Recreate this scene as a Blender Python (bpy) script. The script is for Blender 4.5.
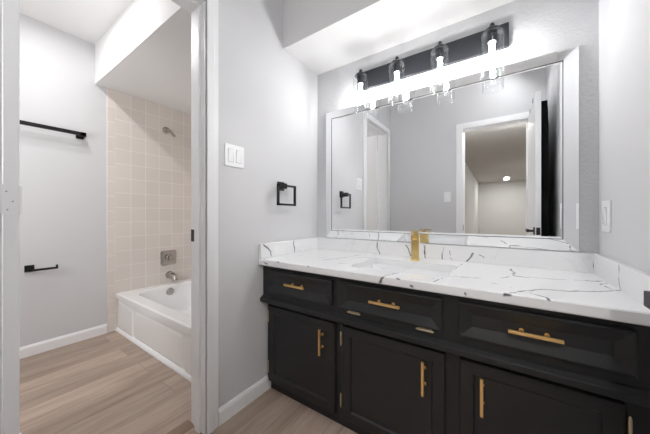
import bpy, bmesh, math, random
from math import radians as R, sin, cos, pi
from mathutils import Vector, Matrix

# ------------------------------------------------------------------ camera, world, lights, exposure
S = bpy.context.scene
COL = S.collection
for o in list(bpy.data.objects):
    bpy.data.objects.remove(o)
cam_d = bpy.data.cameras.new('camera')
cam = bpy.data.objects.new('camera', cam_d)
COL.objects.link(cam)
cam.location = (0, 0, 1.055)
cam.rotation_euler = (R(90), 0, R(34.29))
cam_d.sensor_width = 36
cam_d.lens = 257.5 / 650 * 36
cam_d.shift_y = -(217 - 215.6) / 650
cam_d.clip_start = 0.01
S.camera = cam

w = bpy.data.worlds.new('world')
S.world = w
w.use_nodes = True
w.node_tree.nodes['Background'].inputs[0].default_value = (1, 1, 1, 1)
w.node_tree.nodes['Background'].inputs[1].default_value = 0.05

S.view_settings.view_transform = 'Standard'
S.view_settings.look = 'None'
S.view_settings.gamma = 1
S.view_settings.use_curve_mapping = False
S.view_settings.exposure = 1.25
S.cycles.use_denoising = True
S.cycles.max_bounces = 14
S.cycles.diffuse_bounces = 12
S.cycles.glossy_bounces = 8
S.cycles.transparent_max_bounces = 24
S.cycles.caustics_reflective = True
S.cycles.caustics_refractive = False
S.cycles.sample_clamp_indirect = 8
S.cycles.blur_glossy = .3


def lamp(name, loc, watts, radius, col=(1, 1, 1)):
    d = bpy.data.lights.new(name, 'POINT')
    d.energy = watts
    d.shadow_soft_size = radius
    d.color = col
    o = bpy.data.objects.new(name, d)
    COL.objects.link(o)
    o.location = loc
    return o


def area(name, loc, watts, size, rot=(0, 0, 0), col=(1, 1, 1)):
    d = bpy.data.lights.new(name, 'AREA')
    d.energy = watts
    d.shape = 'DISK'
    d.size = size
    d.color = col
    o = bpy.data.objects.new(name, d)
    COL.objects.link(o)
    o.location = loc
    o.rotation_euler = rot
    return o


BULB = 66.0            # emission strength of the four vanity bulbs
area('bathroom_ceiling_lamp', (-2.44, .34, 2.53), 1.5, .06, (0, 0, 0), (1, .99, .98))
area('bathroom_ceiling_lamp', (-2.12, .34, 2.53), 2.4, .06, (0, 0, 0), (1, .99, .98))
area('bathroom_fill_light', (-1.9, -.70, 1.5), 6, .9, (R(90), 0, 0), (1, .99, .98))  # broad soft fill added to even out the bathroom; no such fixture known
area('hall_fill_light', (.12, .32, 2.51), 2.0, .4, (0, R(38), 0))  # added fill tilted at the left wall; no ceiling lamp known here
lamp('corridor_light_and_fill', (.14, -.50, 2.145), 16, .035, (1, .99, .97))  # unseen fill added behind the door head to brighten vanity and floor
area('corridor_light_and_fill', (.15, -6.3, 2.19), 8, .12, (0, 0, 0), (1, .99, .97))
area('corridor_light_and_fill', (.92, -4.2, 2.19), 8, .14, (0, 0, 0), (1, .99, .97))  # extra corridor fill, added outside the mirror's view

# ------------------------------------------------------------------ materials
MATS = {}


def mat(name, col, rough=.5, metal=0.0, bump=None, spec=.5, emit=None, coat=0):
    m = bpy.data.materials.new(name)
    m.use_nodes = True
    nt = m.node_tree
    b = nt.nodes['Principled BSDF']
    b.inputs['Base Color'].default_value = (*col, 1)
    b.inputs['Roughness'].default_value = rough
    b.inputs['Metallic'].default_value = metal
    b.inputs['Specular IOR Level'].default_value = spec
    if coat:
        b.inputs['Coat Weight'].default_value = coat
        b.inputs['Coat Roughness'].default_value = .1
    if emit:
        b.inputs['Emission Color'].default_value = (*emit[0], 1)
        b.inputs['Emission Strength'].default_value = emit[1]
    if bump:
        tc = nt.nodes.new('ShaderNodeTexCoord')
        n = nt.nodes.new('ShaderNodeTexNoise')
        n.inputs['Scale'].default_value = bump[0]
        n.inputs['Detail'].default_value = 3
        bp = nt.nodes.new('ShaderNodeBump')
        bp.inputs['Strength'].default_value = bump[1]
        bp.inputs['Distance'].default_value = bump[2] if len(bump) > 2 else .002
        nt.links.new(tc.outputs['Object'], n.inputs['Vector'])
        nt.links.new(n.outputs['Fac'], bp.inputs['Height'])
        nt.links.new(bp.outputs['Normal'], b.inputs['Normal'])
    MATS[name] = m
    return m


M_WALL = mat('wall_paint', (.64, .642, .655), .75, bump=(95, .22, .002), spec=.25)
M_TEXWALL = mat('textured_paint', (.62, .625, .64), .7, bump=(75, .9, .004), spec=.25)
M_CEIL = mat('ceiling_paint', (.80, .80, .80), .8, bump=(60, .35, .003), spec=.2)
M_CORR = mat('corridor_paint', (.62, .615, .60), .8, bump=(80, .2, .002), spec=.2)
M_CCEIL = mat('corridor_ceiling_paint', (.50, .49, .47), .7, bump=(14, .3, .006), spec=.3)
M_TRIM = mat('white_trim_paint', (.86, .865, .875), .38)
M_PLATE = mat('white_plastic', (.86, .865, .88), .3)
M_BLACK = mat('matte_black_metal', (.008, .008, .009), .4, .2)
M_CAB = mat('black_cabinet_paint', (.0145, .015, .0162), .42, bump=(60, .06, .001))
M_GOLD = mat('brushed_gold', (.95, .64, .27), .42, 1.0)
M_GOLDF = mat('faucet_gold', (.70, .52, .22), .22, 1.0, bump=(200, .03, .0005))
M_BRASS = mat('pale_brass', (.82, .70, .48), .28, 1.0)
M_CHROME = mat('brushed_nickel', (.47, .44, .41), .25, 1.0)
M_TUB = mat('white_enamel', (.86, .865, .87), .12, coat=.3)
M_SINK = mat('white_ceramic', (.86, .865, .88), .12, coat=.3)
M_FIX = mat('charcoal_metal', (.035, .037, .043), .38, .6)
M_MIRROR = mat('mirror_silver', (.92, .93, .935), .0, 1.0)
M_SEAM = mat('mirror_seam', (.06, .06, .065), .3)
M_BEZEL = mat('plastic_gap', (.42, .425, .44), .5)
M_DARK = mat('dark_gap', (.01, .01, .01), .9)
M_SCREW = mat('screw_steel', (.35, .34, .33), .35, 1.0)
M_BULB = mat('lit_bulb', (1, 1, 1), .3, emit=((1, .985, .97), BULB))
M_LED = mat('lit_diffuser', (1, 1, 1), .3, emit=((1, .97, .92), 9))


def glass_mat():
    m = bpy.data.materials.new('clear_glass')
    m.use_nodes = True
    nt = m.node_tree
    for n in list(nt.nodes):
        nt.nodes.remove(n)
    out = nt.nodes.new('ShaderNodeOutputMaterial')
    tr = nt.nodes.new('ShaderNodeBsdfTransparent')
    tr.inputs[0].default_value = (.985, .987, .99, 1)
    gl = nt.nodes.new('ShaderNodeBsdfGlossy')
    gl.inputs['Roughness'].default_value = .03
    lw = nt.nodes.new('ShaderNodeLayerWeight')
    lw.inputs[0].default_value = .15
    mp = nt.nodes.new('ShaderNodeMath')
    mp.operation = 'MULTIPLY'
    mp.inputs[1].default_value = .45
    mx = nt.nodes.new('ShaderNodeMixShader')
    nt.links.new(lw.outputs['Facing'], mp.inputs[0])
    nt.links.new(mp.outputs[0], mx.inputs[0])
    nt.links.new(tr.outputs[0], mx.inputs[1])
    nt.links.new(gl.outputs[0], mx.inputs[2])
    tl = nt.nodes.new('ShaderNodeBsdfTranslucent')
    tl.inputs[0].default_value = (.9, .9, .9, 1)
    hz = nt.nodes.new('ShaderNodeMixShader')
    hz.inputs[0].default_value = .0
    nt.links.new(mx.outputs[0], hz.inputs[1])
    nt.links.new(tl.outputs[0], hz.inputs[2])
    nt.links.new(hz.outputs[0], out.inputs[0])
    return m


M_GLASS = glass_mat()


def floor_mat():
    m = bpy.data.materials.new('oak_vinyl_planks')
    m.use_nodes = True
    nt = m.node_tree
    N, L = nt.nodes.new, nt.links.new
    b = nt.nodes['Principled BSDF']
    tc = N('ShaderNodeTexCoord')
    sep = N('ShaderNodeSeparateXYZ')
    L(tc.outputs['Object'], sep.inputs[0])
    cmb = N('ShaderNodeCombineXYZ')           # planks run along y
    L(sep.outputs['Y'], cmb.inputs['X'])
    L(sep.outputs['X'], cmb.inputs['Y'])
    br = N('ShaderNodeTexBrick')
    br.inputs['Scale'].default_value = 1
    br.inputs['Brick Width'].default_value = 1.22
    br.inputs['Row Height'].default_value = .178
    br.inputs['Mortar Size'].default_value = .0012
    br.inputs['Mortar Smooth'].default_value = .3
    br.offset = .37
    br.inputs['Color1'].default_value = (.0, .0, .0, 1)
    br.inputs['Color2'].default_value = (1, 1, 1, 1)
    br.inputs['Mortar'].default_value = (.5, .5, .5, 1)
    L(cmb.outputs[0], br.inputs['Vector'])
    # shift the grain per plank
    mul = N('ShaderNodeVectorMath'); mul.operation = 'MULTIPLY_ADD'
    mul.inputs[1].default_value = (13, 7, 5)
    L(br.outputs['Color'], mul.inputs[0])
    L(cmb.outputs[0], mul.inputs[2])
    mp = N('ShaderNodeMapping')
    mp.inputs['Scale'].default_value = (1.0, 7.5, 1)
    L(mul.outputs[0], mp.inputs['Vector'])
    n1 = N('ShaderNodeTexNoise')
    n1.inputs['Scale'].default_value = 1.6
    n1.inputs['Detail'].default_value = 7
    n1.inputs['Roughness'].default_value = .6
    n1.inputs['Distortion'].default_value = .5
    L(mp.outputs[0], n1.inputs['Vector'])
    mp2 = N('ShaderNodeMapping')
    mp2.inputs['Scale'].default_value = (2.2, 60, 1)
    L(mul.outputs[0], mp2.inputs['Vector'])
    n2 = N('ShaderNodeTexNoise')
    n2.inputs['Scale'].default_value = 2.0
    n2.inputs['Detail'].default_value = 5
    L(mp2.outputs[0], n2.inputs['Vector'])
    r = N('ShaderNodeValToRGB')
    e = r.color_ramp.elements
    e[0].position, e[0].color = .25, (.285, .212, .168, 1)
    e[1].position, e[1].color = .75, (.52, .42, .35, 1)
    x = e.new(.5); x.color = (.43, .335, .272, 1)
    L(n1.outputs['Fac'], r.inputs[0])
    r2 = N('ShaderNodeValToRGB')
    e = r2.color_ramp.elements
    e[0].position, e[0].color = .34, (.62, .58, .55, 1)
    e[1].position, e[1].color = .55, (1, 1, 1, 1)
    L(n2.outputs['Fac'], r2.inputs[0])
    mx = N('ShaderNodeMix'); mx.data_type = 'RGBA'; mx.blend_type = 'MULTIPLY'
    mx.inputs['Factor'].default_value = .4
    L(r.outputs[0], mx.inputs['A']); L(r2.outputs[0], mx.inputs['B'])
    tone = N('ShaderNodeMapRange')
    tone.inputs['To Min'].default_value = .86
    tone.inputs['To Max'].default_value = 1.1
    L(br.outputs['Color'], tone.inputs['Value'])
    m2 = N('ShaderNodeMix'); m2.data_type = 'RGBA'; m2.blend_type = 'MULTIPLY'
    m2.inputs['Factor'].default_value = 1
    L(mx.outputs['Result'], m2.inputs['A']); L(tone.outputs[0], m2.inputs['B'])
    m3 = N('ShaderNodeMix'); m3.data_type = 'RGBA'
    m3.inputs['B'].default_value = (.13, .095, .07, 1)
    mf = N('ShaderNodeMath'); mf.operation = 'MULTIPLY'; mf.inputs[1].default_value = .65
    L(br.outputs['Fac'], mf.inputs[0])
    L(mf.outputs[0], m3.inputs['Factor'])
    L(m2.outputs['Result'], m3.inputs['A'])
    L(m3.outputs['Result'], b.inputs['Base Color'])
    b.inputs['Roughness'].default_value = .5
    b.inputs['Specular IOR Level'].default_value = .35
    bp = N('ShaderNodeBump'); bp.inputs['Strength'].default_value = .12; bp.inputs['Distance'].default_value = .002
    L(n2.outputs['Fac'], bp.inputs['Height']); L(bp.outputs['Normal'], b.inputs['Normal'])
    return m


M_FLOOR = floor_mat()


def tile_mat(name, wid, row, oy, oz, axis='Y'):
    m = bpy.data.materials.new(name)
    m.use_nodes = True
    nt = m.node_tree
    N, L = nt.nodes.new, nt.links.new
    b = nt.nodes['Principled BSDF']
    tc = N('ShaderNodeTexCoord')
    sep = N('ShaderNodeSeparateXYZ')
    L(tc.outputs['Object'], sep.inputs[0])
    cmb = N('ShaderNodeCombineXYZ')
    L(sep.outputs[axis], cmb.inputs['X'])
    L(sep.outputs['Z'], cmb.inputs['Y'])
    add = N('ShaderNodeVectorMath'); add.operation = 'ADD'
    add.inputs[1].default_value = (20 * wid - oy, 20 * row - oz, 0)
    L(cmb.outputs[0], add.inputs[0])
    br = N('ShaderNodeTexBrick')
    br.offset = 0
    br.squash = 1
    br.inputs['Scale'].default_value = 1
    br.inputs['Brick Width'].default_value = wid
    br.inputs['Row Height'].default_value = row
    br.inputs['Mortar Size'].default_value = .0022
    br.inputs['Mortar Smooth'].default_value = .35
    br.inputs['Color1'].default_value = (.70, .645, .60, 1)
    br.inputs['Color2'].default_value = (.745, .69, .645, 1)
    br.inputs['Mortar'].default_value = (.88, .865, .84, 1)
    L(add.outputs[0], br.inputs['Vector'])
    L(br.outputs['Color'], b.inputs['Base Color'])
    b.inputs['Roughness'].default_value = .28
    bp = N('ShaderNodeBump'); bp.inputs['Strength'].default_value = .35; bp.inputs['Distance'].default_value = .002
    bp.invert = True
    L(br.outputs['Fac'], bp.inputs['Height']); L(bp.outputs['Normal'], b.inputs['Normal'])
    return m


M_TILE = tile_mat('beige_tile', .1234, .1353, .865, .0481)
M_TILEX = tile_mat('beige_tile_long_wall', .1234, .1353, -2.92, .0481, 'X')
M_TILET = tile_mat('beige_trim_tile', .30, .1353, .70, .012)

VEINS = [
    ((-0.675, 1.6, 0.874), (-0.668, 1.6, 0.828), 1.2),
    ((-0.668, 1.6, 0.828), (-0.651, 1.6, 0.797), 1.2),
    ((-0.489, 1.6, 0.874), (-0.472, 1.6, 0.849), 1.2),
    ((-0.472, 1.6, 0.849), (-0.453, 1.6, 0.808), 1.2),
    ((-0.373, 1.6, 0.874), (-0.371, 1.6, 0.827), 1.6),
    ((-0.371, 1.6, 0.827), (-0.366, 1.6, 0.792), 1.6),
    ((-0.27, 1.6, 0.872), (-0.275, 1.6, 0.841), 1.2),
    ((-0.275, 1.6, 0.841), (-0.281, 1.6, 0.794), 1.2),
    ((-0.239, 1.6, 0.858), (-0.234, 1.6, 0.821), 0.6),
    ((-0.234, 1.6, 0.821), (-0.223, 1.6, 0.805), 0.6),
    ((-0.123, 1.6, 0.853), (-0.133, 1.6, 0.83), 1.7),
    ((-0.133, 1.6, 0.83), (-0.152, 1.6, 0.807), 1.7),
    ((-0.1, 1.6, 0.849), (-0.073, 1.6, 0.831), 0.7),
    ((0.34, 1.6, 0.847), (0.345, 1.6, 0.795), 1.2),
    ((-1.155, 1.052, 0.887), (-1.155, 1.106, 0.84), 1.5),
    ((-1.155, 1.106, 0.84), (-1.155, 1.112, 0.812), 1.5),
    ((-1.155, 1.318, 0.883), (-1.155, 1.33, 0.808), 1.5),
    ((0.338, 1.307, 0.881), (0.338, 1.305, 0.823), 1.3),
    ((0.338, 1.305, 0.823), (0.338, 1.298, 0.804), 1.3),
    ((0.272, 1.402, 0.801), (0.329, 1.429, 0.801), 1.1),
    ((0.332, 1.392, 0.801), (0.306, 1.362, 0.801), 1.1),
    ((0.306, 1.362, 0.801), (0.314, 1.297, 0.801), 1.1),
    ((0.314, 1.297, 0.801), (0.336, 1.29, 0.801), 1.1),
    ((0.335, 1.289, 0.801), (0.277, 1.231, 0.801), 1.5),
    ((0.277, 1.231, 0.801), (0.234, 1.205, 0.801), 1.5),
    ((0.234, 1.205, 0.801), (0.187, 1.177, 0.801), 1.5),
    ((0.187, 1.177, 0.801), (0.127, 1.162, 0.801), 1.5),
    ((0.127, 1.162, 0.801), (0.067, 1.095, 0.801), 1.5),
    ((0.067, 1.095, 0.801), (0.03, 1.043, 0.801), 1.5),
    ((-0.139, 1.195, 0.801), (-0.064, 1.221, 0.801), 1.0),
    ((0.001, 1.27, 0.801), (0.046, 1.346, 0.801), 1.0),
    ((0.046, 1.346, 0.801), (0.172, 1.366, 0.801), 1.0),
    ((0.172, 1.366, 0.801), (0.316, 1.413, 0.801), 1.0),
    ((0.039, 1.509, 0.801), (0.049, 1.413, 0.801), 1.8),
    ((0.049, 1.413, 0.801), (0.046, 1.346, 0.801), 1.8),
    ((0.046, 1.346, 0.801), (0.09, 1.34, 0.801), 1.8),
    ((0.082, 1.079, 0.801), (0.117, 1.047, 0.801), 1.3),
    ((0.117, 1.047, 0.801), (0.128, 1.009, 0.801), 1.3),
    ((0.013, 1.03, 0.797), (0.028, 1.03, 0.796), 2.0),
    ((-0.027, 1.156, 0.801), (-0.011, 1.15, 0.801), 1.0),
    ((-0.74, 1.349, 0.801), (-0.696, 1.419, 0.801), 1.0),
    ((-0.696, 1.419, 0.801), (-0.623, 1.46, 0.801), 1.0),
    ((-0.711, 1.175, 0.801), (-0.633, 1.231, 0.801), 1.0),
    ((-0.376, 1.127, 0.801), (-0.407, 1.027, 0.801), 1.0),
    ((-0.408, 1.03, 0.797), (-0.417, 1.03, 0.788), 1.8),
    ((-0.417, 1.03, 0.788), (-0.421, 1.03, 0.77), 1.8),
    ((-0.2, 1.132, 0.801), (-0.215, 1.051, 0.801), 1.0),
    ((-0.212, 1.03, 0.803), (-0.214, 1.03, 0.793), 1.6),
    ((-0.183, 1.186, 0.801), (-0.122, 1.21, 0.801), 0.9),
    ((-0.122, 1.21, 0.801), (-0.069, 1.221, 0.801), 0.9),
    ((-0.167, 1.522, 0.801), (-0.179, 1.389, 0.801), 0.8),
    ((-0.179, 1.389, 0.801), (-0.188, 1.275, 0.801), 0.8),
    ((-0.348, 1.03, 0.799), (-0.34, 1.03, 0.798), 1.9),
    ((-0.287, 1.03, 0.777), (-0.284, 1.03, 0.776), 2.2),
    ((-0.104, 1.03, 0.782), (-0.103, 1.03, 0.781), 1.5),
    ((-0.45, 1.399, 0.801), (-0.437, 1.39, 0.801), 2),
    ((-0.836, 1.213, 0.801), (-0.797, 1.294, 0.801), 1.1),
    ((-0.797, 1.294, 0.801), (-0.765, 1.414, 0.801), 1.1),
    ((-0.765, 1.414, 0.801), (-0.753, 1.522, 0.801), 1.1),
    ((-0.918, 1.22, 0.801), (-0.865, 1.323, 0.801), 0.7),
    ((-0.34, 1.017, 0.801), (-0.263, 1.05, 0.801), 0.5),
    ((-0.263, 1.05, 0.801), (-0.2, 1.132, 0.801), 0.5),
    ((-0.807, 1.03, 0.798), (-0.803, 1.03, 0.797), 1.8),
    ((-1.063, 1.235, 0.801), (-1.047, 1.295, 0.801), 0.6),
    ((-1.025, 1.03, 0.802), (-1.009, 1.03, 0.801), 1.8),
    ((-1.129, 1.03, 0.781), (-1.104, 1.03, 0.778), 1.2),
    ((-0.002, 1.123, 0.801), (0.033, 1.124, 0.801), 0.7),
]


def marble(name, segs):
    """white stone with grey veins: distance to a few polylines, wobbled by noise"""
    m = bpy.data.materials.new(name)
    m.use_nodes = True
    nt = m.node_tree
    N, L = nt.nodes.new, nt.links.new
    b = nt.nodes['Principled BSDF']
    tc = N('ShaderNodeTexCoord')
    ns = N('ShaderNodeTexNoise'); ns.inputs['Scale'].default_value = 22; ns.inputs['Detail'].default_value = 3
    L(tc.outputs['Object'], ns.inputs['Vector'])
    sb = N('ShaderNodeVectorMath'); sb.operation = 'SUBTRACT'; sb.inputs[1].default_value = (.5, .5, .5)
    L(ns.outputs['Color'], sb.inputs[0])
    sc = N('ShaderNodeVectorMath'); sc.operation = 'SCALE'; sc.inputs['Scale'].default_value = .022
    L(sb.outputs[0], sc.inputs[0])
    ad = N('ShaderNodeVectorMath'); ad.operation = 'ADD'
    L(tc.outputs['Object'], ad.inputs[0]); L(sc.outputs[0], ad.inputs[1])
    P = ad.outputs[0]
    acc = None
    for a, e, wd in segs:
        a = Vector(a); ba = Vector(e) - a
        if ba.length < 1e-4:
            ba = Vector((.001, 0, 0))
        pa = N('ShaderNodeVectorMath'); pa.operation = 'SUBTRACT'; pa.inputs[1].default_value = a
        L(P, pa.inputs[0])
        dt = N('ShaderNodeVectorMath'); dt.operation = 'DOT_PRODUCT'; dt.inputs[1].default_value = ba / ba.dot(ba)
        L(pa.outputs[0], dt.inputs[0])
        cl = N('ShaderNodeClamp')
        L(dt.outputs['Value'], cl.inputs[0])
        sl = N('ShaderNodeVectorMath'); sl.operation = 'SCALE'; sl.inputs[0].default_value = ba
        L(cl.outputs[0], sl.inputs['Scale'])
        ds = N('ShaderNodeVectorMath'); ds.operation = 'DISTANCE'
        L(pa.outputs[0], ds.inputs[0]); L(sl.outputs[0], ds.inputs[1])
        dv = N('ShaderNodeMath'); dv.operation = 'DIVIDE'; dv.inputs[1].default_value = wd
        L(ds.outputs['Value'], dv.inputs[0])
        if acc is None:
            acc = dv.outputs[0]
        else:
            mn = N('ShaderNodeMath'); mn.operation = 'MINIMUM'
            L(acc, mn.inputs[0]); L(dv.outputs[0], mn.inputs[1])
            acc = mn.outputs[0]
    mr = N('ShaderNodeMapRange')
    mr.interpolation_type = 'SMOOTHSTEP'
    mr.inputs['From Min'].default_value = .0006
    mr.inputs['From Max'].default_value = .0042
    mr.inputs['To Min'].default_value = 1
    mr.inputs['To Max'].default_value = 0
    L(acc, mr.inputs['Value'])
    # faint clouding of the stone
    n2 = N('ShaderNodeTexNoise'); n2.inputs['Scale'].default_value = 5; n2.inputs['Detail'].default_value = 5
    n2.inputs['Distortion'].default_value = 1.2
    L(tc.outputs['Object'], n2.inputs['Vector'])
    rp = N('ShaderNodeValToRGB')
    e = rp.color_ramp.elements
    e[0].position, e[0].color = .47, (.82, .825, .835, 1)
    e[1].position, e[1].color = .53, (.82, .825, .835, 1)
    x = e.new(.5); x.color = (.75, .755, .77, 1)
    L(n2.outputs['Fac'], rp.inputs[0])
    n3 = N('ShaderNodeTexNoise'); n3.inputs['Scale'].default_value = 2.6
    L(tc.outputs['Object'], n3.inputs['Vector'])
    r3 = N('ShaderNodeValToRGB')
    r3.color_ramp.elements[0].position = .5
    r3.color_ramp.elements[1].position = .68
    L(n3.outputs['Fac'], r3.inputs[0])
    m0 = N('ShaderNodeMix'); m0.data_type = 'RGBA'
    m0.inputs['A'].default_value = (.82, .825, .835, 1)
    L(r3.outputs[0], m0.inputs['Factor']); L(rp.outputs[0], m0.inputs['B'])
    m1 = N('ShaderNodeMix'); m1.data_type = 'RGBA'
    m1.inputs['B'].default_value = (.085, .085, .10, 1)
    L(mr.outputs[0], m1.inputs['Factor']); L(m0.outputs['Result'], m1.inputs['A'])
    L(m1.outputs['Result'], b.inputs['Base Color'])
    b.inputs['Roughness'].default_value = .22
    return m


TOPV = [s for s in VEINS if s[0][2] < .803 and s[0][1] < 1.598 and s[1][2] < .803]
SPLV = [s for s in VEINS if s not in TOPV]
M_TOP = marble('veined_quartz_top', TOPV)
M_SPL = marble('veined_quartz_splash', SPLV)


# ------------------------------------------------------------------ mesh helpers
class MB:
    def __init__(s):
        s.bm = bmesh.new()

    def _mark(s):
        return set(s.bm.verts)

    def box(s, x0, x1, y0, y1, z0, z1, bev=0, seg=2):
        vs = [s.bm.verts.new(p) for p in ((x0, y0, z0), (x1, y0, z0), (x1, y1, z0), (x0, y1, z0),
                                          (x0, y0, z1), (x1, y0, z1), (x1, y1, z1), (x0, y1, z1))]
        fs = [s.bm.faces.new([vs[i] for i in f]) for f in
              ((0, 3, 2, 1), (4, 5, 6, 7), (0, 1, 5, 4), (1, 2, 6, 5), (2, 3, 7, 6), (3, 0, 4, 7))]
        if bev:
            es = list({e for f in fs for e in f.edges})
            bmesh.ops.bevel(s.bm, geom=es, offset=bev, segments=seg, affect='EDGES', profile=.5, clamp_overlap=True)
        return s

    def tube(s, pts, r, n=12, cap=True):
        """tube along a polyline; r is a number or one radius per point"""
        pts = [Vector(p) for p in pts]
        rs = r if isinstance(r, (list, tuple)) else [r] * len(pts)
        rings = []
        up = None
        for i, p in enumerate(pts):
            t = (pts[min(i + 1, len(pts) - 1)] - pts[max(i - 1, 0)]).normalized()
            if up is None:
                up = Vector((0, 0, 1)) if abs(t.z) < .9 else Vector((1, 0, 0))
            a = t.cross(up).normalized()
            bb = a.cross(t).normalized()
            up = bb
            rings.append([s.bm.verts.new(p + (a * cos(2 * pi * k / n) + bb * sin(2 * pi * k / n)) * rs[i]) for k in range(n)])
        for A, B in zip(rings, rings[1:]):
            for k in range(n):
                s.bm.faces.new((A[k], A[(k + 1) % n], B[(k + 1) % n], B[k]))
        if cap:
            s.bm.faces.new(rings[0][::-1])
            s.bm.faces.new(rings[-1])
        return s

    def lathe(s, prof, o=(0, 0, 0), axis='Z', n=28, close=False):
        """prof: (radius, height) pairs turned about an axis through o"""
        o = Vector(o)
        rings = []
        for r, h in prof:
            ring = []
            for k in range(n):
                c, d = r * cos(2 * pi * k / n), r * sin(2 * pi * k / n)
                p = {'Z': (c, d, h), 'X': (h, c, d), 'Y': (d, h, c)}[axis]
                ring.append(s.bm.verts.new(o + Vector(p)))
            rings.append(ring)
        prs = list(zip(rings, rings[1:]))
        if close:
            prs.append((rings[-1], rings[0]))
        for A, B in prs:
            for k in range(n):
                s.bm.faces.new((A[k], A[(k + 1) % n], B[(k + 1) % n], B[k]))
        if not close:
            if prof[0][0] > 1e-6:
                s.bm.faces.new(rings[0][::-1])
            if prof[-1][0] > 1e-6:
                s.bm.faces.new(rings[-1])
        return s

    def loft(s, loops, cap0=False, cap1=False):
        rings = [[s.bm.verts.new(p) for p in lp] for lp in loops]
        n = len(rings[0])
        for A, B in zip(rings, rings[1:]):
            for k in range(n):
                s.bm.faces.new((A[k], A[(k + 1) % n], B[(k + 1) % n], B[k]))
        if cap0:
            s.bm.faces.new(rings[0][::-1])
        if cap1:
            s.bm.faces.new(rings[-1])
        return s

    def prism(s, poly, a, b_, axis='Y'):
        """polygon in the plane normal to axis, extruded from a to b"""
        def P(u, v, h):
            return {'Y': (u, h, v), 'X': (h, u, v), 'Z': (u, v, h)}[axis]
        A = [s.bm.verts.new(P(u, v, a)) for u, v in poly]
        B = [s.bm.verts.new(P(u, v, b_)) for u, v in poly]
        n = len(poly)
        for k in range(n):
            s.bm.faces.new((A[k], A[(k + 1) % n], B[(k + 1) % n], B[k]))
        s.bm.faces.new(A[::-1])
        s.bm.faces.new(B)
        return s

    def xf(s, M):
        bmesh.ops.transform(s.bm, matrix=M, verts=s.bm.verts)
        return s

    def build(s, name, m, parent=None, smooth=False, kind=None):
        bmesh.ops.remove_doubles(s.bm, verts=s.bm.verts, dist=1e-6)
        bmesh.ops.recalc_face_normals(s.bm, faces=s.bm.faces)
        me = bpy.data.meshes.new(name)
        s.bm.to_mesh(me)
        s.bm.free()
        if smooth:
            me.polygons.foreach_set('use_smooth', [True] * len(me.polygons))
            me.set_sharp_from_angle(angle=R(38))
        me.materials.append(m)
        o = bpy.data.objects.new(name, me)
        COL.objects.link(o)
        if smooth:
            wn = o.modifiers.new('weighted_normals', 'WEIGHTED_NORMAL')
            wn.keep_sharp = True
            wn.weight = 80
        if parent:
            o.parent = parent
            o.matrix_parent_inverse = Matrix.Translation(-parent.matrix_local.to_translation()) if not parent.parent else Matrix.Identity(4)
            if not parent.parent and parent.type == 'EMPTY':
                o.matrix_parent_inverse = Matrix.Translation(-Vector(parent.location))
        if kind:
            o['kind'] = kind
        return o


def rrect(x0, x1, y0, y1, z, r, n=6):
    pts = []
    for cx, cy, a0 in ((x1 - r, y1 - r, 0), (x0 + r, y1 - r, 90), (x0 + r, y0 + r, 180), (x1 - r, y0 + r, 270)):
        for k in range(n + 1):
            a = R(a0 + 90 * k / n)
            pts.append((cx + r * cos(a), cy + r * sin(a), z))
    return pts


def thing(name, label, cat, loc, group=None):
    o = bpy.data.objects.new(name, None)
    o.empty_display_size = .05
    COL.objects.link(o)
    o.location = loc
    o['label'] = label
    o['category'] = cat
    if group:
        o['group'] = group
    return o


def tag(o, label, cat, group=None):
    o['label'] = label
    o['category'] = cat
    if group:
        o['group'] = group
    return o


def struct(name, mb, m, parent=None, smooth=False):
    return mb.build(name, m, parent, smooth, None if parent else 'structure')


LW, RW, BW, MW = -1.175, .358, -.04, 1.62     # faces of the hall's four walls
LB = -1.29                                   # bathroom side of the left wall
FW = -2.93                                   # far bathroom wall
HC, SOF = 2.55, 2.145
BS = -.75                                    # bathroom's unseen end

# ------------------------------------------------------------------ the setting
struct('floor', MB().box(FW - .1, RW + .9, -7.6, MW + .1, -.08, 0), M_FLOOR)
struct('ceiling', MB().box(FW - .1, RW + .1, BS - .1, MW + .1, HC, HC + .08), M_CEIL)
# left wall with the bathroom doorway (opening y .078...711, z up to 2.095)
struct('wall_left', MB().box(LB, LW, .711, MW, 0, HC).box(LB, LW, BS, .073, 0, HC).box(LB, LW, .073, .711, 2.095, HC), M_WALL)
struct('wall_mirror', MB().box(FW - .1, RW + .1, MW, MW + .1, 0, HC), M_TEXWALL)
struct('wall_right', MB().box(RW, RW + .1, BW - .115, MW, 0, HC), M_WALL)
struct('wall_back', MB().box(LW, -.36, BW - .115, BW, 0, HC).box(.240, RW, BW - .115, BW, 0, HC)
       .box(-.36, .240, BW - .115, BW, 2.025, HC), M_WALL)
struct('wall_bathroom_far', MB().box(FW - .1, FW, BS, MW, 0, HC), M_WALL)
struct('wall_bathroom_end', MB().box(FW - .1, LB, BS - .1, BS, 0, HC), M_WALL)
struct('ceiling_vanity_soffit', MB().box(LW, RW, 1.236, MW, SOF, HC), M_CEIL)
struct('ceiling_tub_soffit', MB().box(FW, LB, .727, MW, 2.205, HC), M_CEIL)
# corridor seen through the open door in the mirror
struct('wall_corridor_left', MB().box(-.75, -.63, -7.4, BW - .115, 0, 2.3), M_CORR)
struct('wall_corridor_right', MB().box(1.15, 1.25, -7.4, BW - .115, 0, 2.3), M_CORR)
struct('wall_corridor_front', MB().box(RW + .1, 1.15, BW - .215, BW - .115, 0, 2.3), M_CORR)
struct('wall_corridor_end', MB().box(-.75, 1.25, -7.5, -7.4, 0, 2.3), M_CORR)
struct('ceiling_corridor', MB().box(-.75, 1.25, -7.4, BW - .115, 2.2, 2.3), M_CCEIL)

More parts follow.
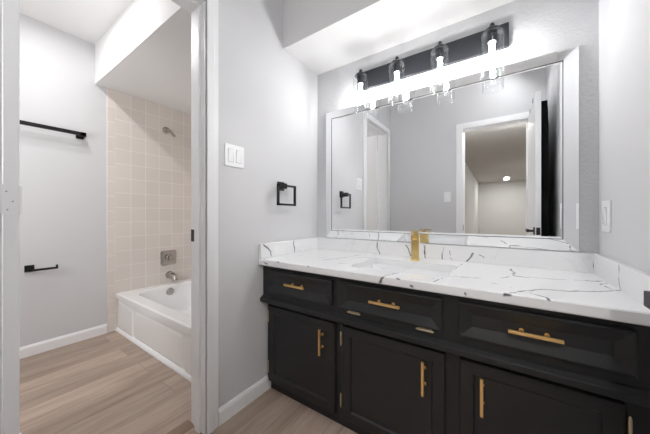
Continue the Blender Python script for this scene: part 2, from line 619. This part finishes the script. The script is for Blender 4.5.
# tiled tub surround
struct('wall_tub_tile', MB().box(FW, FW + .010, .865, MW, 0, 2.205), M_TILE)
struct('trim_tile_edge', MB().box(FW, FW + .010, .808, .865, 0, 2.205, .003), M_TILET)
struct('wall_tub_long_tile', MB().box(FW + .010, LB, MW - .010, MW, 0, 2.205), M_TILEX)


def baseboard(name, axis, a, b, face, sgn, h=.083):
    """board along an axis from a to b, standing on the face of a wall, sgn towards the room"""
    prof = [(0, 0), (.012, 0), (.012, h - .022), (.0105, h - .014), (.006, h - .004), (.004, h), (0, h)]
    poly = [(face + sgn * u, v) for u, v in prof]
    if axis == 'Y':
        return struct(name, MB().prism(poly, a, b, 'Y'), M_TRIM)
    return struct(name, MB().prism(poly, a, b, 'X'), M_TRIM)


baseboard('baseboard_left', 'Y', .766, 1.118, LW, 1)
baseboard('baseboard_bathroom', 'Y', BS, .807, FW, 1)
baseboard('baseboard_back', 'X', LW, -.413, BW, 1)
baseboard('baseboard_right', 'Y', BW, 1.10, RW, -1)

# bathroom doorway: jambs, stops, casings
jb = MB()
jb.box(LB - .004, LW + .004, .695, .711, 0, 2.095, .0015)
jb.box(LB - .004, LW + .004, .073, .088, 0, 2.095, .0015)
jb.box(LB - .004, LW + .004, .088, .695, 2.079, 2.095, .0015)
trim1 = struct('trim_1', jb, M_TRIM)
st = MB()
st.box(-1.245, -1.205, .684, .695, 0, 2.079, .002).box(-1.245, -1.205, .092, .684, 2.068, 2.079, .002)
st.build('door_stop', M_TRIM, trim1)
MB().box(-1.2925, -1.266, .6935, .6955, .925, .985, .0005).build('strike_plate', M_BLACK, trim1)


def casing(name, poly_axis, x0, x1):
    pass


def casing_set(name, wallface, sgn, y0, y1, ztop, w=.062, d=.016):
    """stepped casing round an opening in a wall normal to x"""
    m = MB()
    for k, (ww, dd) in enumerate(((w, d * .75), (w * .62, d))):
        o0, o1 = (w - ww) * .0, 0
        a0, a1 = sorted((wallface, wallface + sgn * dd))
        m.box(a0, a1, y1, y1 + ww, 0, ztop + ww, .003)
        m.box(a0, a1, y0 - ww, y0, 0, ztop + ww, .003)
        m.box(a0, a1, y0, y1, ztop, ztop + ww, .003)
    return struct(name, m, M_TRIM)


casing_set('trim_2', LW, 1, .083, .701, 2.085)
casing_set('trim_3', LB, -1, .083, .701, 2.085)
# threshold strip under the bathroom door
struct('trim_4', MB().prism([(-1.335, 0), (-1.325, .008), (-1.30, .012), (-1.275, .008), (-1.262, 0)], .0945, .695, 'Y'),
       mat('threshold_wood', (.27, .19, .135), .5, bump=(40, .1, .001)))

# corridor doorway
jb = MB()
jb.box(-.36, -.345, BW - .119, BW + .004, 0, 2.025, .0015).box(.225, .240, BW - .119, BW + .004, 0, 2.025, .0015)
jb.box(-.345, .225, BW - .119, BW + .004, 2.010, 2.025, .0015)
jb.box(-.345, -.334, BW - .08, BW - .04, 0, 2.010, .002).box(.214, .225, BW - .08, BW - .04, 0, 2.010, .002)
jb.box(-.334, .214, BW - .08, BW - .04, 1.999, 2.010, .002)
trim5 = struct('trim_5', jb, M_TRIM)
MB().box(-.3465, -.3435, BW - .036, BW - .010, .89, .955, .0005).build('strike_plate', M_BLACK, trim5)
m = MB()
for ww, dd in ((.064, .012), (.04, .016)):
    m.box(-.348 - ww, -.348, BW, BW + dd, 0, 2.013 + ww, .003)
    m.box(.229, .229 + ww, BW, BW + dd, 0, 2.013 + ww, .003)
    m.box(-.348, .229, BW, BW + dd, 2.013, 2.013 + ww, .003)
struct('trim_6', m, M_TRIM)


# doors ------------------------------------------------------------
def lever(parent, x, sgn, y, z, m, d=-1):
    """square rosette lever on a door face at x; sgn = outward direction, d = way the lever points along y"""
    a = MB().box(*sorted((x, x + sgn * .007)), y - .030, y + .030, z - .030, z + .030, .002)
    r = a.build('rosette', m, parent)
    b = MB()
    b.tube([(x + sgn * .005, y, z), (x + sgn * .045, y, z)], .009, 14)
    y0, y1 = sorted((y - d * .011, y + d * .115))
    b.box(*sorted((x + sgn * .033, x + sgn * .049)), y0, y1, z - .0115, z + .0115, .0015)
    b.build('lever_handle', m, parent)


d1 = struct('door_1', MB().box(.222, .257, -.020, .625, .010, 2.015, .002), M_TRIM)
lever(d1, .222, -1, .565, .934, M_BLACK)
lever(d1, .257, 1, .565, .934, M_BLACK)
MB().box(.2275, .2515, .6245, .6262, .905, .963, .0005).build('latch_plate', M_BLACK, d1)
for z in (.25, 1.05, 1.80):
    MB().tube([(.2285, -.026, z - .042), (.2285, -.026, z + .042)], .0055, 10).build('hinge', M_BLACK, d1)

d2 = struct('door_2', MB().box(-1.905, -1.293, .0985, .1325, .012, 2.07, .002), M_TRIM)
for z in (.30, 1.106, 1.80):
    h = MB().box(-1.2935, -1.2905, .0895, .1275, z - .048, z + .048, .0008)
    h.tube([(-1.2960, .1330, z - .044), (-1.2960, .1330, z + .044)], .004, 10)
    hg = h.build('hinge', M_TRIM, d2)
    s = MB()
    for k, dy in ((-.030, .107), (-.008, .118), (.018, .105)):
        s.lathe([(.0022, 0), (.0022, .0006)], (-1.2907, dy, z + k * 1.2 + .004), 'X', 10)
    s.build('screws', M_SCREW, hg)

# ------------------------------------------------------------------ vanity cabinet
CF, UF = 1.064, 1.046        # face frame and drawer faces
LF, DF = 1.098, 1.080        # lower frame and door faces
van = thing('vanity_cabinet', 'long black vanity cabinet with three drawer fronts and three doors under the white countertop', 'cabinet', (-.41, 1.35, 0))
c = MB()
c.box(LW + .002, RW - .002, CF, 1.085, .583, .764)                 # drawer row face frame
c.box(LW + .002, LW + .020, 1.085, 1.615, .583, .764).box(RW - .020, RW - .002, 1.085, 1.615, .583, .764).box(LW + .020, RW - .020, 1.597, 1.615, .583, .764)
c.box(-.665, -.655, 1.085, 1.597, .583, .764).box(-.157, -.147, 1.085, 1.597, .583, .764)
c.build('upper_carcass', M_CAB, van)
c = MB()
c.box(LW + .006, RW - .002, LF, 1.615, .060, .583)
c.build('lower_carcass', M_CAB, van)
MB().box(LW + .014, RW - .002, 1.119, 1.60, .0, .060).build('plinth', M_CAB, van)
# rounded moulding between drawers and doors
prof = [(CF + .002, .585), (1.058, .582), (1.049, .574), (1.042, .572), (1.039, .567), (1.039, .553), (1.042, .548), (1.052, .546), (LF + .001, .546), (LF + .001, .585)]
MB().prism(prof, LW + .002, RW - .002, 'X').build('moulding', M_CAB, van, smooth=True)


def panel_front(name, x0, x1, z0, z1, yf, thick, rings, m, parent):
    """front with a stepped frame: rings = (inset, depth behind yf)"""
    mb = MB()
    loops = []
    allr = [(0, thick), (0, .003), (.003, 0)] + rings
    for ins, dy in allr:
        y = yf + dy
        loops.append([(x0 + ins, y, z0 + ins), (x1 - ins, y, z0 + ins), (x1 - ins, y, z1 - ins), (x0 + ins, y, z1 - ins)])
    mb.loft(loops, True, True)
    return mb.build(name, m, parent)


def pull(parent, x, y, z, horiz, L=.132):
    """slim bar pull standing off on two posts"""
    m = MB()
    y0 = y - .030
    a = (1, 0, 0) if horiz else (0, 0, 1)
    h = L / 2
    if horiz:
        m.box(x - h, x + h, y0 - .005, y0 + .005, z - .0055, z + .0055, .0022)
    else:
        m.box(x - .0055, x + .0055, y0 - .005, y0 + .005, z - h, z + h, .0022)
    for sg in (-1, 1):
        p = Vector((x, y0, z)) + Vector(a) * sg * .032
        m.tube([p, (p.x, y, p.z)], .0045, 10)
        m.lathe([(.007, 0), (.007, .003)], (p.x, y - .003, p.z), 'Y', 12)
    return m.build('pull_handle', M_GOLD, parent, smooth=True)


def hinge_barrel(parent, x, y, z, horiz, L=.052):
    m = MB()
    h = L / 2
    if horiz:
        m.tube([(x - h - .009, y, z), (x - h - .006, y, z), (x - h, y, z), (x + h, y, z), (x + h + .006, y, z), (x + h + .009, y, z)],
               [.001, .0035, .0048, .0048, .0035, .001], 10)
        m.box(x - h, x + h, y + .002, y + .008, z + .001, z + .006, .0008)
    else:
        m.tube([(x, y, z - h - .009), (x, y, z - h - .006), (x, y, z - h), (x, y, z + h), (x, y, z + h + .006), (x, y, z + h + .009)],
               [.001, .0035, .0048, .0048, .0035, .001], 10)
        m.box(x - .003, x + .003, y, y + .008, z - h, z + h, .0008)
    return m.build('hinge', M_BRASS, parent, smooth=True)


slope = [(.008, .0), (.042, .012), (.046, .012)]
fr = []
for nm, x0, x1 in (('drawer_front', -1.123, -.676), ('drawer_front', -.635, -.182), ('drawer_front', -.126, .307)):
    d = panel_front(nm, x0, x1, .616, .742, UF, CF - UF, slope, M_CAB, van)
    fr.append(d)
pull(fr[0], -.902, UF + .012, .680, True, .136)
pull(fr[1], -.405, UF + .012, .682, True, .136)
pull(fr[2], .088, UF + .012, .680, True, .136)
fr[1]['label'] = 'tilting front with two brass hinges along its lower edge'
hinge_barrel(fr[1], -.562, CF - .006, .604, True)
hinge_barrel(fr[1], -.247, CF - .006, .604, True)
drs = []
rail = [(.044, .0), (.050, .009), (.052, .009)]
for x0, x1 in ((-1.146, -.680), (-.637, -.178), (-.127, .292)):
    drs.append(panel_front('door', x0, x1, .070, .521, DF, LF - DF, rail, M_CAB, van))
pull(drs[0], -.757, DF + .009, .413, False, .134)
pull(drs[1], -.253, DF + .0, .413, False, .134)
pull(drs[2], -.055, DF + .009, .413, False, .134)
for d_, x in ((drs[0], -1.152), (drs[1], -.646), (drs[2], .302)):
    for z in (.452, .150):
        hinge_barrel(d_, x, DF + .006, z, False, .055)

# ------------------------------------------------------------------ countertop, sink, faucet
CT, CB = .801, .765
sx0, sx1, sy0, sy1 = -.630, -.182, 1.145, 1.452
top = thing('countertop', 'white quartz countertop with grey veins running wall to wall over the black vanity', 'countertop', (-.41, 1.3, CB))
m = MB()
bm = m.bm
outer = [(LW + .001, 1.03), (RW - .001, 1.03), (RW - .001, 1.618), (LW + .001, 1.618)]
inner = [(p[0], p[1]) for p in rrect(sx0, sx1, sy0, sy1, 0, .022, 5)]
for z, up in ((CT, True), (CB, False)):
    pass


def ring_fill(bm, outer, inner, z):
    """flat face with a hole: strips between an outer quad and the inner loop"""
    ov = [bm.verts.new((x, y, z)) for x, y in outer]
    iv = [bm.verts.new((x, y, z)) for x, y in inner]
    oe = [bm.edges.new((ov[k], ov[(k + 1) % len(ov)])) for k in range(len(ov))]
    ie = [bm.edges.new((iv[k], iv[(k + 1) % len(iv)])) for k in range(len(iv))]
    bmesh.ops.triangle_fill(bm, use_beauty=True, use_dissolve=False, edges=oe + ie)
    return ov, iv


E_ = .004
out_in = [(LW + .001, 1.03 + E_), (RW - .001, 1.03 + E_), (RW - .001, 1.618), (LW + .001, 1.618)]
ot, it = ring_fill(bm, out_in, inner, CT)
ob, ib = ring_fill(bm, out_in, inner, CB)
o2 = [bm.verts.new((x, y, CT - E_)) for x, y in outer]
o3 = [bm.verts.new((x, y, CB + E_)) for x, y in outer]
for A, B in ((ot, o2), (o2, o3), (o3, ob)):
    for k in range(4):
        bm.faces.new((A[k], A[(k + 1) % 4], B[(k + 1) % 4], B[k]))
for k in range(len(it)):
    bm.faces.new((it[k], it[(k + 1) % len(it)], ib[(k + 1) % len(it)], ib[k]))
m.build('slab', M_TOP, top)
SP = .888
MB().box(LW + .001, RW - .001, 1.600, 1.618, CT, SP, .0015).build('backsplash', M_SPL, top)
MB().box(LW + .001, LW + .020, 1.031, 1.600, CT, SP, .003).build('side_splash', M_SPL, top)
MB().box(RW - .020, RW - .001, 1.031, 1.600, CT, SP, .0015).build('side_splash', M_SPL, top)

sink = thing('sink', 'white rectangular undermount sink set in the veined countertop below the gold faucet', 'sink', (-.406, 1.30, .63))
m = MB()
z0 = CB - .001
m.loft([rrect(sx0 - .018, sx1 + .018, sy0 - .018, sy1 + .018, z0 - .010, .030),
        rrect(sx0 - .018, sx1 + .018, sy0 - .018, sy1 + .018, z0, .030),
        rrect(sx0 - .002, sx1 + .002, sy0 - .002, sy1 + .002, z0, .024),
        rrect(sx0 + .004, sx1 - .004, sy0 + .004, sy1 - .004, z0 - .012, .030),
        rrect(sx0 + .014, sx1 - .014, sy0 + .014, sy1 - .014, .665, .040),
        rrect(sx0 + .030, sx1 - .030, sy0 + .030, sy1 - .030, .645, .045),
        rrect(-.44, -.37, 1.27, 1.34, .637, .034)], False, True)
m.loft([rrect(sx0 - .018, sx1 + .018, sy0 - .018, sy1 + .018, z0 - .010, .030),
        rrect(sx0 - .006, sx1 + .006, sy0 - .006, sy1 + .006, z0 - .020, .030),
        rrect(sx0 + .002, sx1 - .002, sy0 + .002, sy1 - .002, .660, .040),
        rrect(sx0 + .026, sx1 - .026, sy0 + .026, sy1 - .026, .630, .045)], False, True)
m.build('basin', M_SINK, sink, smooth=True)
MB().lathe([(.024, .0), (.024, .003), (.018, .005), (.010, .005), (.0, .005)], (-.405, 1.305, .6365), 'Z', 24).build('drain', M_GOLDF, sink, smooth=True)

fau = thing('faucet', 'brushed gold single-hole faucet with a square column behind the sink', 'faucet', (-.402, 1.500, CT + .0004))
Mf = Matrix.Translation((-.402, 1.500, CT + .0004)) @ Matrix.Rotation(R(14), 4, 'Z') 
MB().box(-.024, .024, -.024, .024, 0, .005, .001).xf(Mf).build('base_plate', M_GOLDF, fau)
MB().box(-.0205, .0205, -.021, .021, .005, .148, .0015).xf(Mf).build('column', M_GOLDF, fau)
# open waterfall spout: a shallow tray reaching towards the basin
sp = MB().box(-.0205, .0205, -.075, .021, .120, .126, .001).box(-.0205, -.0165, -.075, -.020, .126, .143, .0008).box(.0165, .0205, -.075, -.020, .126, .143, .0008).box(-.0205, .0205, -.075, .021, .143, .149, .001)
sp.xf(Mf).build('spout', M_GOLDF, fau)
MB().tube([(0, 0, .148), (0, 0, .160)], .012, 16).box(-.0195, .0195, -.075, .021, .160, .168, .0015).xf(Mf).build('lever_handle', M_GOLDF, fau, smooth=False)

# ------------------------------------------------------------------ mirror
mx0, mx1, mz0, mz1 = -1.086, .292, .892, 1.824
mir = thing('mirror', 'large rectangular wall mirror with slanted silver border above the backsplash', 'mirror', (-.40, 1.61, mz0))
MB().box(mx0, mx1, 1.611, 1.6195, mz0, mz1).build('backing', M_SEAM, mir)
bw = .056
ix0, ix1, iz0, iz1 = mx0 + bw, mx1 - bw, mz0 + bw, mz1 - bw
yo, yi, yg = 1.606, 1.5985, 1.594


def strip(a, b_, c_, d_):
    q = MB()
    q.loft([[a, b_, c_, d_], [(p[0], 1.611, p[2]) for p in (a, b_, c_, d_)]], True, True)
    q.build('bevelled_border', M_MIRROR, mir)


O = [(mx0, yo, mz0), (mx1, yo, mz0), (mx1, yo, mz1), (mx0, yo, mz1)]
I = [(ix0 - .003, yi, iz0 - .003), (ix1 + .003, yi, iz0 - .003), (ix1 + .003, yi, iz1 + .003), (ix0 - .003, yi, iz1 + .003)]
for k in range(4):
    strip(O[k], O[(k + 1) % 4], I[(k + 1) % 4], I[k])
g = MB()
ch = .009
gl = [[(ix0, 1.609, iz0), (ix1, 1.609, iz0), (ix1, 1.609, iz1), (ix0, 1.609, iz1)],
      [(ix0, yi + .001, iz0), (ix1, yi + .001, iz0), (ix1, yi + .001, iz1), (ix0, yi + .001, iz1)],
      [(ix0 + ch, yg, iz0 + ch), (ix1 - ch, yg, iz0 + ch), (ix1 - ch, yg, iz1 - ch), (ix0 + ch, yg, iz1 - ch)]]
g.loft(gl, True, True)
g.build('mirror_glass', M_MIRROR, mir)

# ------------------------------------------------------------------ vanity light
vl = thing('vanity_light', 'dark four-bulb vanity light bar with clear glass cylinder shades above the mirror', 'light fixture', (-.39, 1.61, 1.97))
MB().box(-.815, .035, 1.596, 1.6195, 1.915, 2.034, .002).build('backplate', M_FIX, vl)
first = []
lx0, lp, ly = -.750, .2383, 1.512


def lamp_unit(x):
    parts = []
    a = MB().tube([(x, 1.597, 1.968), (x, 1.560, 1.968), (x, 1.535, 1.972), (x, ly, 1.972)], .008, 12)
    a.lathe([(.018, 0), (.018, .008), (.010, .012)], (x, 1.597 - .012, 1.968), 'Y', 18)
    arm = a.build('arm', M_FIX, vl, smooth=True)
    cap = MB().lathe([(.0, .0), (.038, .0), (.040, .004), (.038, .009), (.032, .016), (.020, .022), (.012, .026), (.0, .026)], (x, ly, 1.955), 'Z', 32).build('shade_cap', M_FIX, vl, smooth=True)
    MB().lathe([(.0, .0), (.005, .0), (.007, .006), (.011, .011), (.011, .017), (.007, .023), (.0, .025)], (x, ly, 1.979), 'Z', 18).build('finial', M_FIX, cap, smooth=True)
    MB().lathe([(.0, .0), (.021, .0), (.022, .006), (.022, .040), (.017, .046), (.0, .046)], (x, ly, 1.908), 'Z', 22).build('socket', M_FIX, vl, smooth=True)
    gs = MB().lathe([(.0475, .0), (.050, .0), (.0505, .001), (.0505, .207), (.046, .216), (.038, .219), (.038, .2165), (.0455, .2135), (.0485, .206), (.0485, .003)], (x, ly, 1.736), 'Z', 40, close=True)
    gs.build('glass_shade', M_GLASS, vl, smooth=True)
    MB().lathe([(.0, .0), (.006, .002), (.010, .009), (.0115, .020), (.0115, .070), (.011, .084), (.0105, .092), (.0105, .098), (.0, .098)], (x, ly, 1.811), 'Z', 16).build('bulb', M_BULB, vl, smooth=True)


for k in range(4):
    lamp_unit(lx0 + lp * k)


# ------------------------------------------------------------------ wall plates, rings and bars
def plate_x(name, label, x, sgn, y0, y1, z0, z1, rockers):
    t = thing(name, label, 'switch', (x, (y0 + y1) / 2, (z0 + z1) / 2))
    MB().box(*sorted((x, x + sgn * .006)), y0, y1, z0, z1, .002).build('cover_plate', M_PLATE, t)
    for ry0, ry1, rz0, rz1 in rockers:
        MB().box(*sorted((x + sgn * .0045, x + sgn * .0064)), ry0 - .0022, ry1 + .0022, rz0 - .0022, rz1 + .0022).build('rocker_surround', M_BEZEL, t)
        q = MB()
        zm = (rz0 + rz1) / 2
        X = lambda d: x + sgn * d
        q.prism([(X(.005), rz0), (X(.0068), rz0), (X(.0078), zm), (X(.0105), rz1), (X(.005), rz1)], ry0, ry1, 'Y')
        q.build('rocker', M_PLATE, t)
    return t


plate_x('light_switch', 'white double rocker switch plate on the grey wall beside the bathroom doorway', LW, 1, .803, .922, 1.314, 1.430,
        [(.823, .852, 1.339, 1.405), (.872, .901, 1.339, 1.405)])
t = plate_x('dimmer_switch', 'white dimmer switch plate on the right wall above the countertop', RW, -1, 1.462, 1.556, .989, 1.116,
            [(1.494, 1.524, 1.018, 1.086)])
MB().box(RW - .010, RW - .006, 1.529, 1.534, 1.020, 1.084, .001).build('slider', M_PLATE, t)
t = thing('light_switch', 'small white single switch plate on the back wall, seen in the mirror', 'switch', (-.50, BW, 1.27))
MB().box(-.538, -.467, BW, BW + .006, 1.212, 1.328, .002).build('cover_plate', M_PLATE, t)
MB().prism([(BW + .005, 1.238), (BW + .007, 1.238), (BW + .008, 1.27), (BW + .0105, 1.302), (BW + .005, 1.302)], -.520, -.486, 'X').build('rocker', M_PLATE, t)

ring = thing('towel_ring', 'black square towel ring on the grey wall left of the mirror', 'towel ring', (LW, 1.21, 1.24))
MB().box(LW, LW + .010, 1.182, 1.238, 1.216, 1.272, .002).build('mount', M_BLACK, ring)
MB().box(LW + .010, LW + .060, 1.178, 1.212, 1.224, 1.258, .002).build('post', M_BLACK, ring)
x = LW + .046
m = MB()
for a in ((1.132, 1.146, 1.118, 1.250), (1.286, 1.300, 1.118, 1.250), (1.132, 1.300, 1.118, 1.131), (1.132, 1.300, 1.237, 1.250)):
    m.box(x, x + .012, a[0], a[1], a[2], a[3], .001)
m.build('ring', M_BLACK, ring)

tb = thing('towel_bar', 'long matte black towel bar high on the far bathroom wall', 'towel bar', (FW, .36, 1.73))
MB().box(FW + .052, FW + .070, .040, .655, 1.717, 1.745, .002).build('bar', M_BLACK, tb)
for y in (.625, .060):
    p = MB().box(FW, FW + .010, y - .022, y + .026, 1.699, 1.747, .002).box(FW + .008, FW + .070, y - .006, y + .030, 1.715, 1.746, .002)
    p.build('bracket', M_BLACK, tb)

cl = thing('added_dark_cloth', 'guessed dark cloth added in the gap behind the open white door, seen in the mirror', 'cloth', (.26, .36, 1.95))  # cloth and hooks are guessed, added to blacken the gap behind the door
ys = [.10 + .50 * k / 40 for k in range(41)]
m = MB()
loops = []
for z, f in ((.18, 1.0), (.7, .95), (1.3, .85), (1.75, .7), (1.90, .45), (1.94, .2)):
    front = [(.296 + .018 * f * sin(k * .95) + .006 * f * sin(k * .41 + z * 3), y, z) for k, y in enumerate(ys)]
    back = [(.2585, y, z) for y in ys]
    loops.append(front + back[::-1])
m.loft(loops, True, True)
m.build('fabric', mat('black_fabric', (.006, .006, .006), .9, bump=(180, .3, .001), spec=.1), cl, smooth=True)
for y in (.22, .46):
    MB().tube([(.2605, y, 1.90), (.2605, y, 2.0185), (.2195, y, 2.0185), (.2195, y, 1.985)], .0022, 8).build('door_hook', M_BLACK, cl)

tp = thing('paper_holder', 'black open-arm toilet paper holder low on the far bathroom wall', 'paper holder', (FW, .35, .65))
MB().box(FW, FW + .010, .322, .372, .632, .682, .002).build('mount', M_BLACK, tp)
m = MB().box(FW + .010, FW + .066, .336, .352, .640, .656, .002)
m.box(FW + .050, FW + .066, .336, .490, .640, .656, .002).box(FW + .050, FW + .066, .478, .490, .650, .672, .002)
m.build('arm', M_BLACK, tp)

# ------------------------------------------------------------------ bathtub and its fittings
tub = thing('bathtub', 'white enamel bathtub with panelled apron against the beige tile', 'bathtub', (-2.1, 1.24, 0))
tx0, tx1, ty0, ty1, tz = FW + .012, LB - .002, .867, MW - .012, .345
m = MB()
m.loft([rrect(tx0, tx1, ty0 + .012, ty1, .300, .012),
        rrect(tx0, tx1, ty0, ty1, .302, .012),
        rrect(tx0, tx1, ty0, ty1, tz - .010, .012),
        rrect(tx0 + .006, tx1 - .006, ty0 + .006, ty1 - .006, tz - .002, .014),
        rrect(tx0 + .014, tx1 - .014, ty0 + .014, ty1 - .014, tz, .016),
        rrect(-2.815, -1.40, .962, 1.560, tz, .16),
        rrect(-2.805, -1.41, .972, 1.550, tz - .006, .16),
        rrect(-2.79, -1.43, .982, 1.540, tz - .03, .16),
        rrect(-2.74, -1.52, 1.02, 1.510, .12, .15),
        rrect(-2.70, -1.60, 1.06, 1.475, .075, .13),
        rrect(-2.60, -1.70, 1.12, 1.420, .065, .10)], False, True)
m.build('basin', M_TUB, tub, smooth=True)
m = MB().box(tx0, tx1, .889, .905, 0, .301)
m.build('apron', M_TUB, tub)
for x0, x1 in ((-2.90, -2.565), (-1.72, -1.31)):
    MB().loft([[(x0, .889, .02), (x1, .889, .02), (x1, .889, .255), (x0, .889, .275)],
               [(x0 + .010, .879, .03), (x1 - .012, .879, .03), (x1 - .012, .879, .240), (x0 + .010, .879, .260)]], True, True).build('apron_panel', M_TUB, tub)
MB().loft([[(-2.53, .889, .03), (-1.755, .889, .03), (-1.755, .889, .255), (-2.53, .889, .255)],
           [(-2.515, .882, .042), (-1.77, .882, .042), (-1.77, .882, .240), (-2.515, .882, .240)]], True, True).build('apron_panel', M_TUB, tub)
MB().lathe([(.0, .0), (.036, .0), (.038, .004), (.034, .010), (.012, .012), (.0, .012)], (-2.778, 1.275, .284), 'X', 26).build('overflow_plate', M_CHROME, tub, smooth=True)
struct('trim_7', MB().prism([(.889, 0), (.868, 0), (.868, .010), (.874, .022), (.884, .030), (.889, .030)], tx0, LB, 'X'), M_TRIM)

TF = FW + .010
v = thing('shower_valve', 'square brushed nickel shower valve with knob on the beige tile above the tub', 'shower valve', (TF, 1.325, .61))
m = MB()
sq = lambda h, d: [(TF + d, 1.325 + p[0], .608 + p[1]) for p in [(q[0], q[1]) for q in rrect(-h, h, -h, h, 0, .022, 4)]]
m.loft([sq(.078, 0), sq(.078, .005), sq(.070, .010), sq(.052, .012)], True, True)
m.build('escutcheon', M_CHROME, v, smooth=True)
MB().lathe([(.0, .0), (.034, .0), (.032, .014), (.024, .020), (.024, .050), (.020, .056), (.0, .056)], (TF + .012, 1.325, .612), 'X', 26).build('knob', M_CHROME, v, smooth=True)
MB().tube([(TF + .045, 1.325, .612), (TF + .052, 1.345, .600), (TF + .056, 1.372, .586)], [.010, .009, .006], 12).build('lever_handle', M_CHROME, v, smooth=True)

s = thing('tub_spout', 'stubby nickel tub spout on the tile below the square valve', 'spout', (TF, 1.345, .42))
MB().lathe([(.0, .0), (.040, .0), (.040, .006), (.034, .010), (.0, .010)], (TF, 1.335, .425), 'X', 24).build('flange', M_CHROME, s, smooth=True)
MB().tube([(TF + .006, 1.335, .425), (TF + .06, 1.335, .425), (TF + .10, 1.336, .415), (TF + .125, 1.337, .395), (TF + .13, 1.337, .38)],
          [.034, .033, .031, .027, .024], 20).build('spout_body', M_CHROME, s, smooth=True)

s = thing('shower_fitting', 'short bare nickel shower pipe with round flange high on the beige tile', 'shower fitting', (TF, 1.30, 1.95))
MB().lathe([(.0, .0), (.036, .0), (.034, .008), (.020, .016), (.0, .016)], (TF, 1.300, 1.955), 'X', 24).build('flange', M_CHROME, s, smooth=True)
MB().tube([(TF + .008, 1.300, 1.955), (TF + .05, 1.302, 1.952), (TF + .09, 1.304, 1.930), (TF + .16, 1.308, 1.868)], [.015, .014, .014, .014], 14).build('pipe', M_CHROME, s, smooth=True)

# recessed light in the corridor ceiling, reflected in the mirror
s = thing('recessed_light', 'round lit downlight in the corridor ceiling seen through the mirrored doorway', 'light fixture', (.0, -6.9, 2.2))
MB().lathe([(.078, .0), (.105, .0), (.105, -.004), (.078, -.008)], (.15, -6.75, 2.2), 'Z', 28, close=True).build('trim_ring', M_PLATE, s, smooth=True)
MB().lathe([(.0, -.001), (.077, -.001), (.077, -.004), (.0, -.004)], (.15, -6.75, 2.2), 'Z', 28).build('diffuser', M_LED, s)
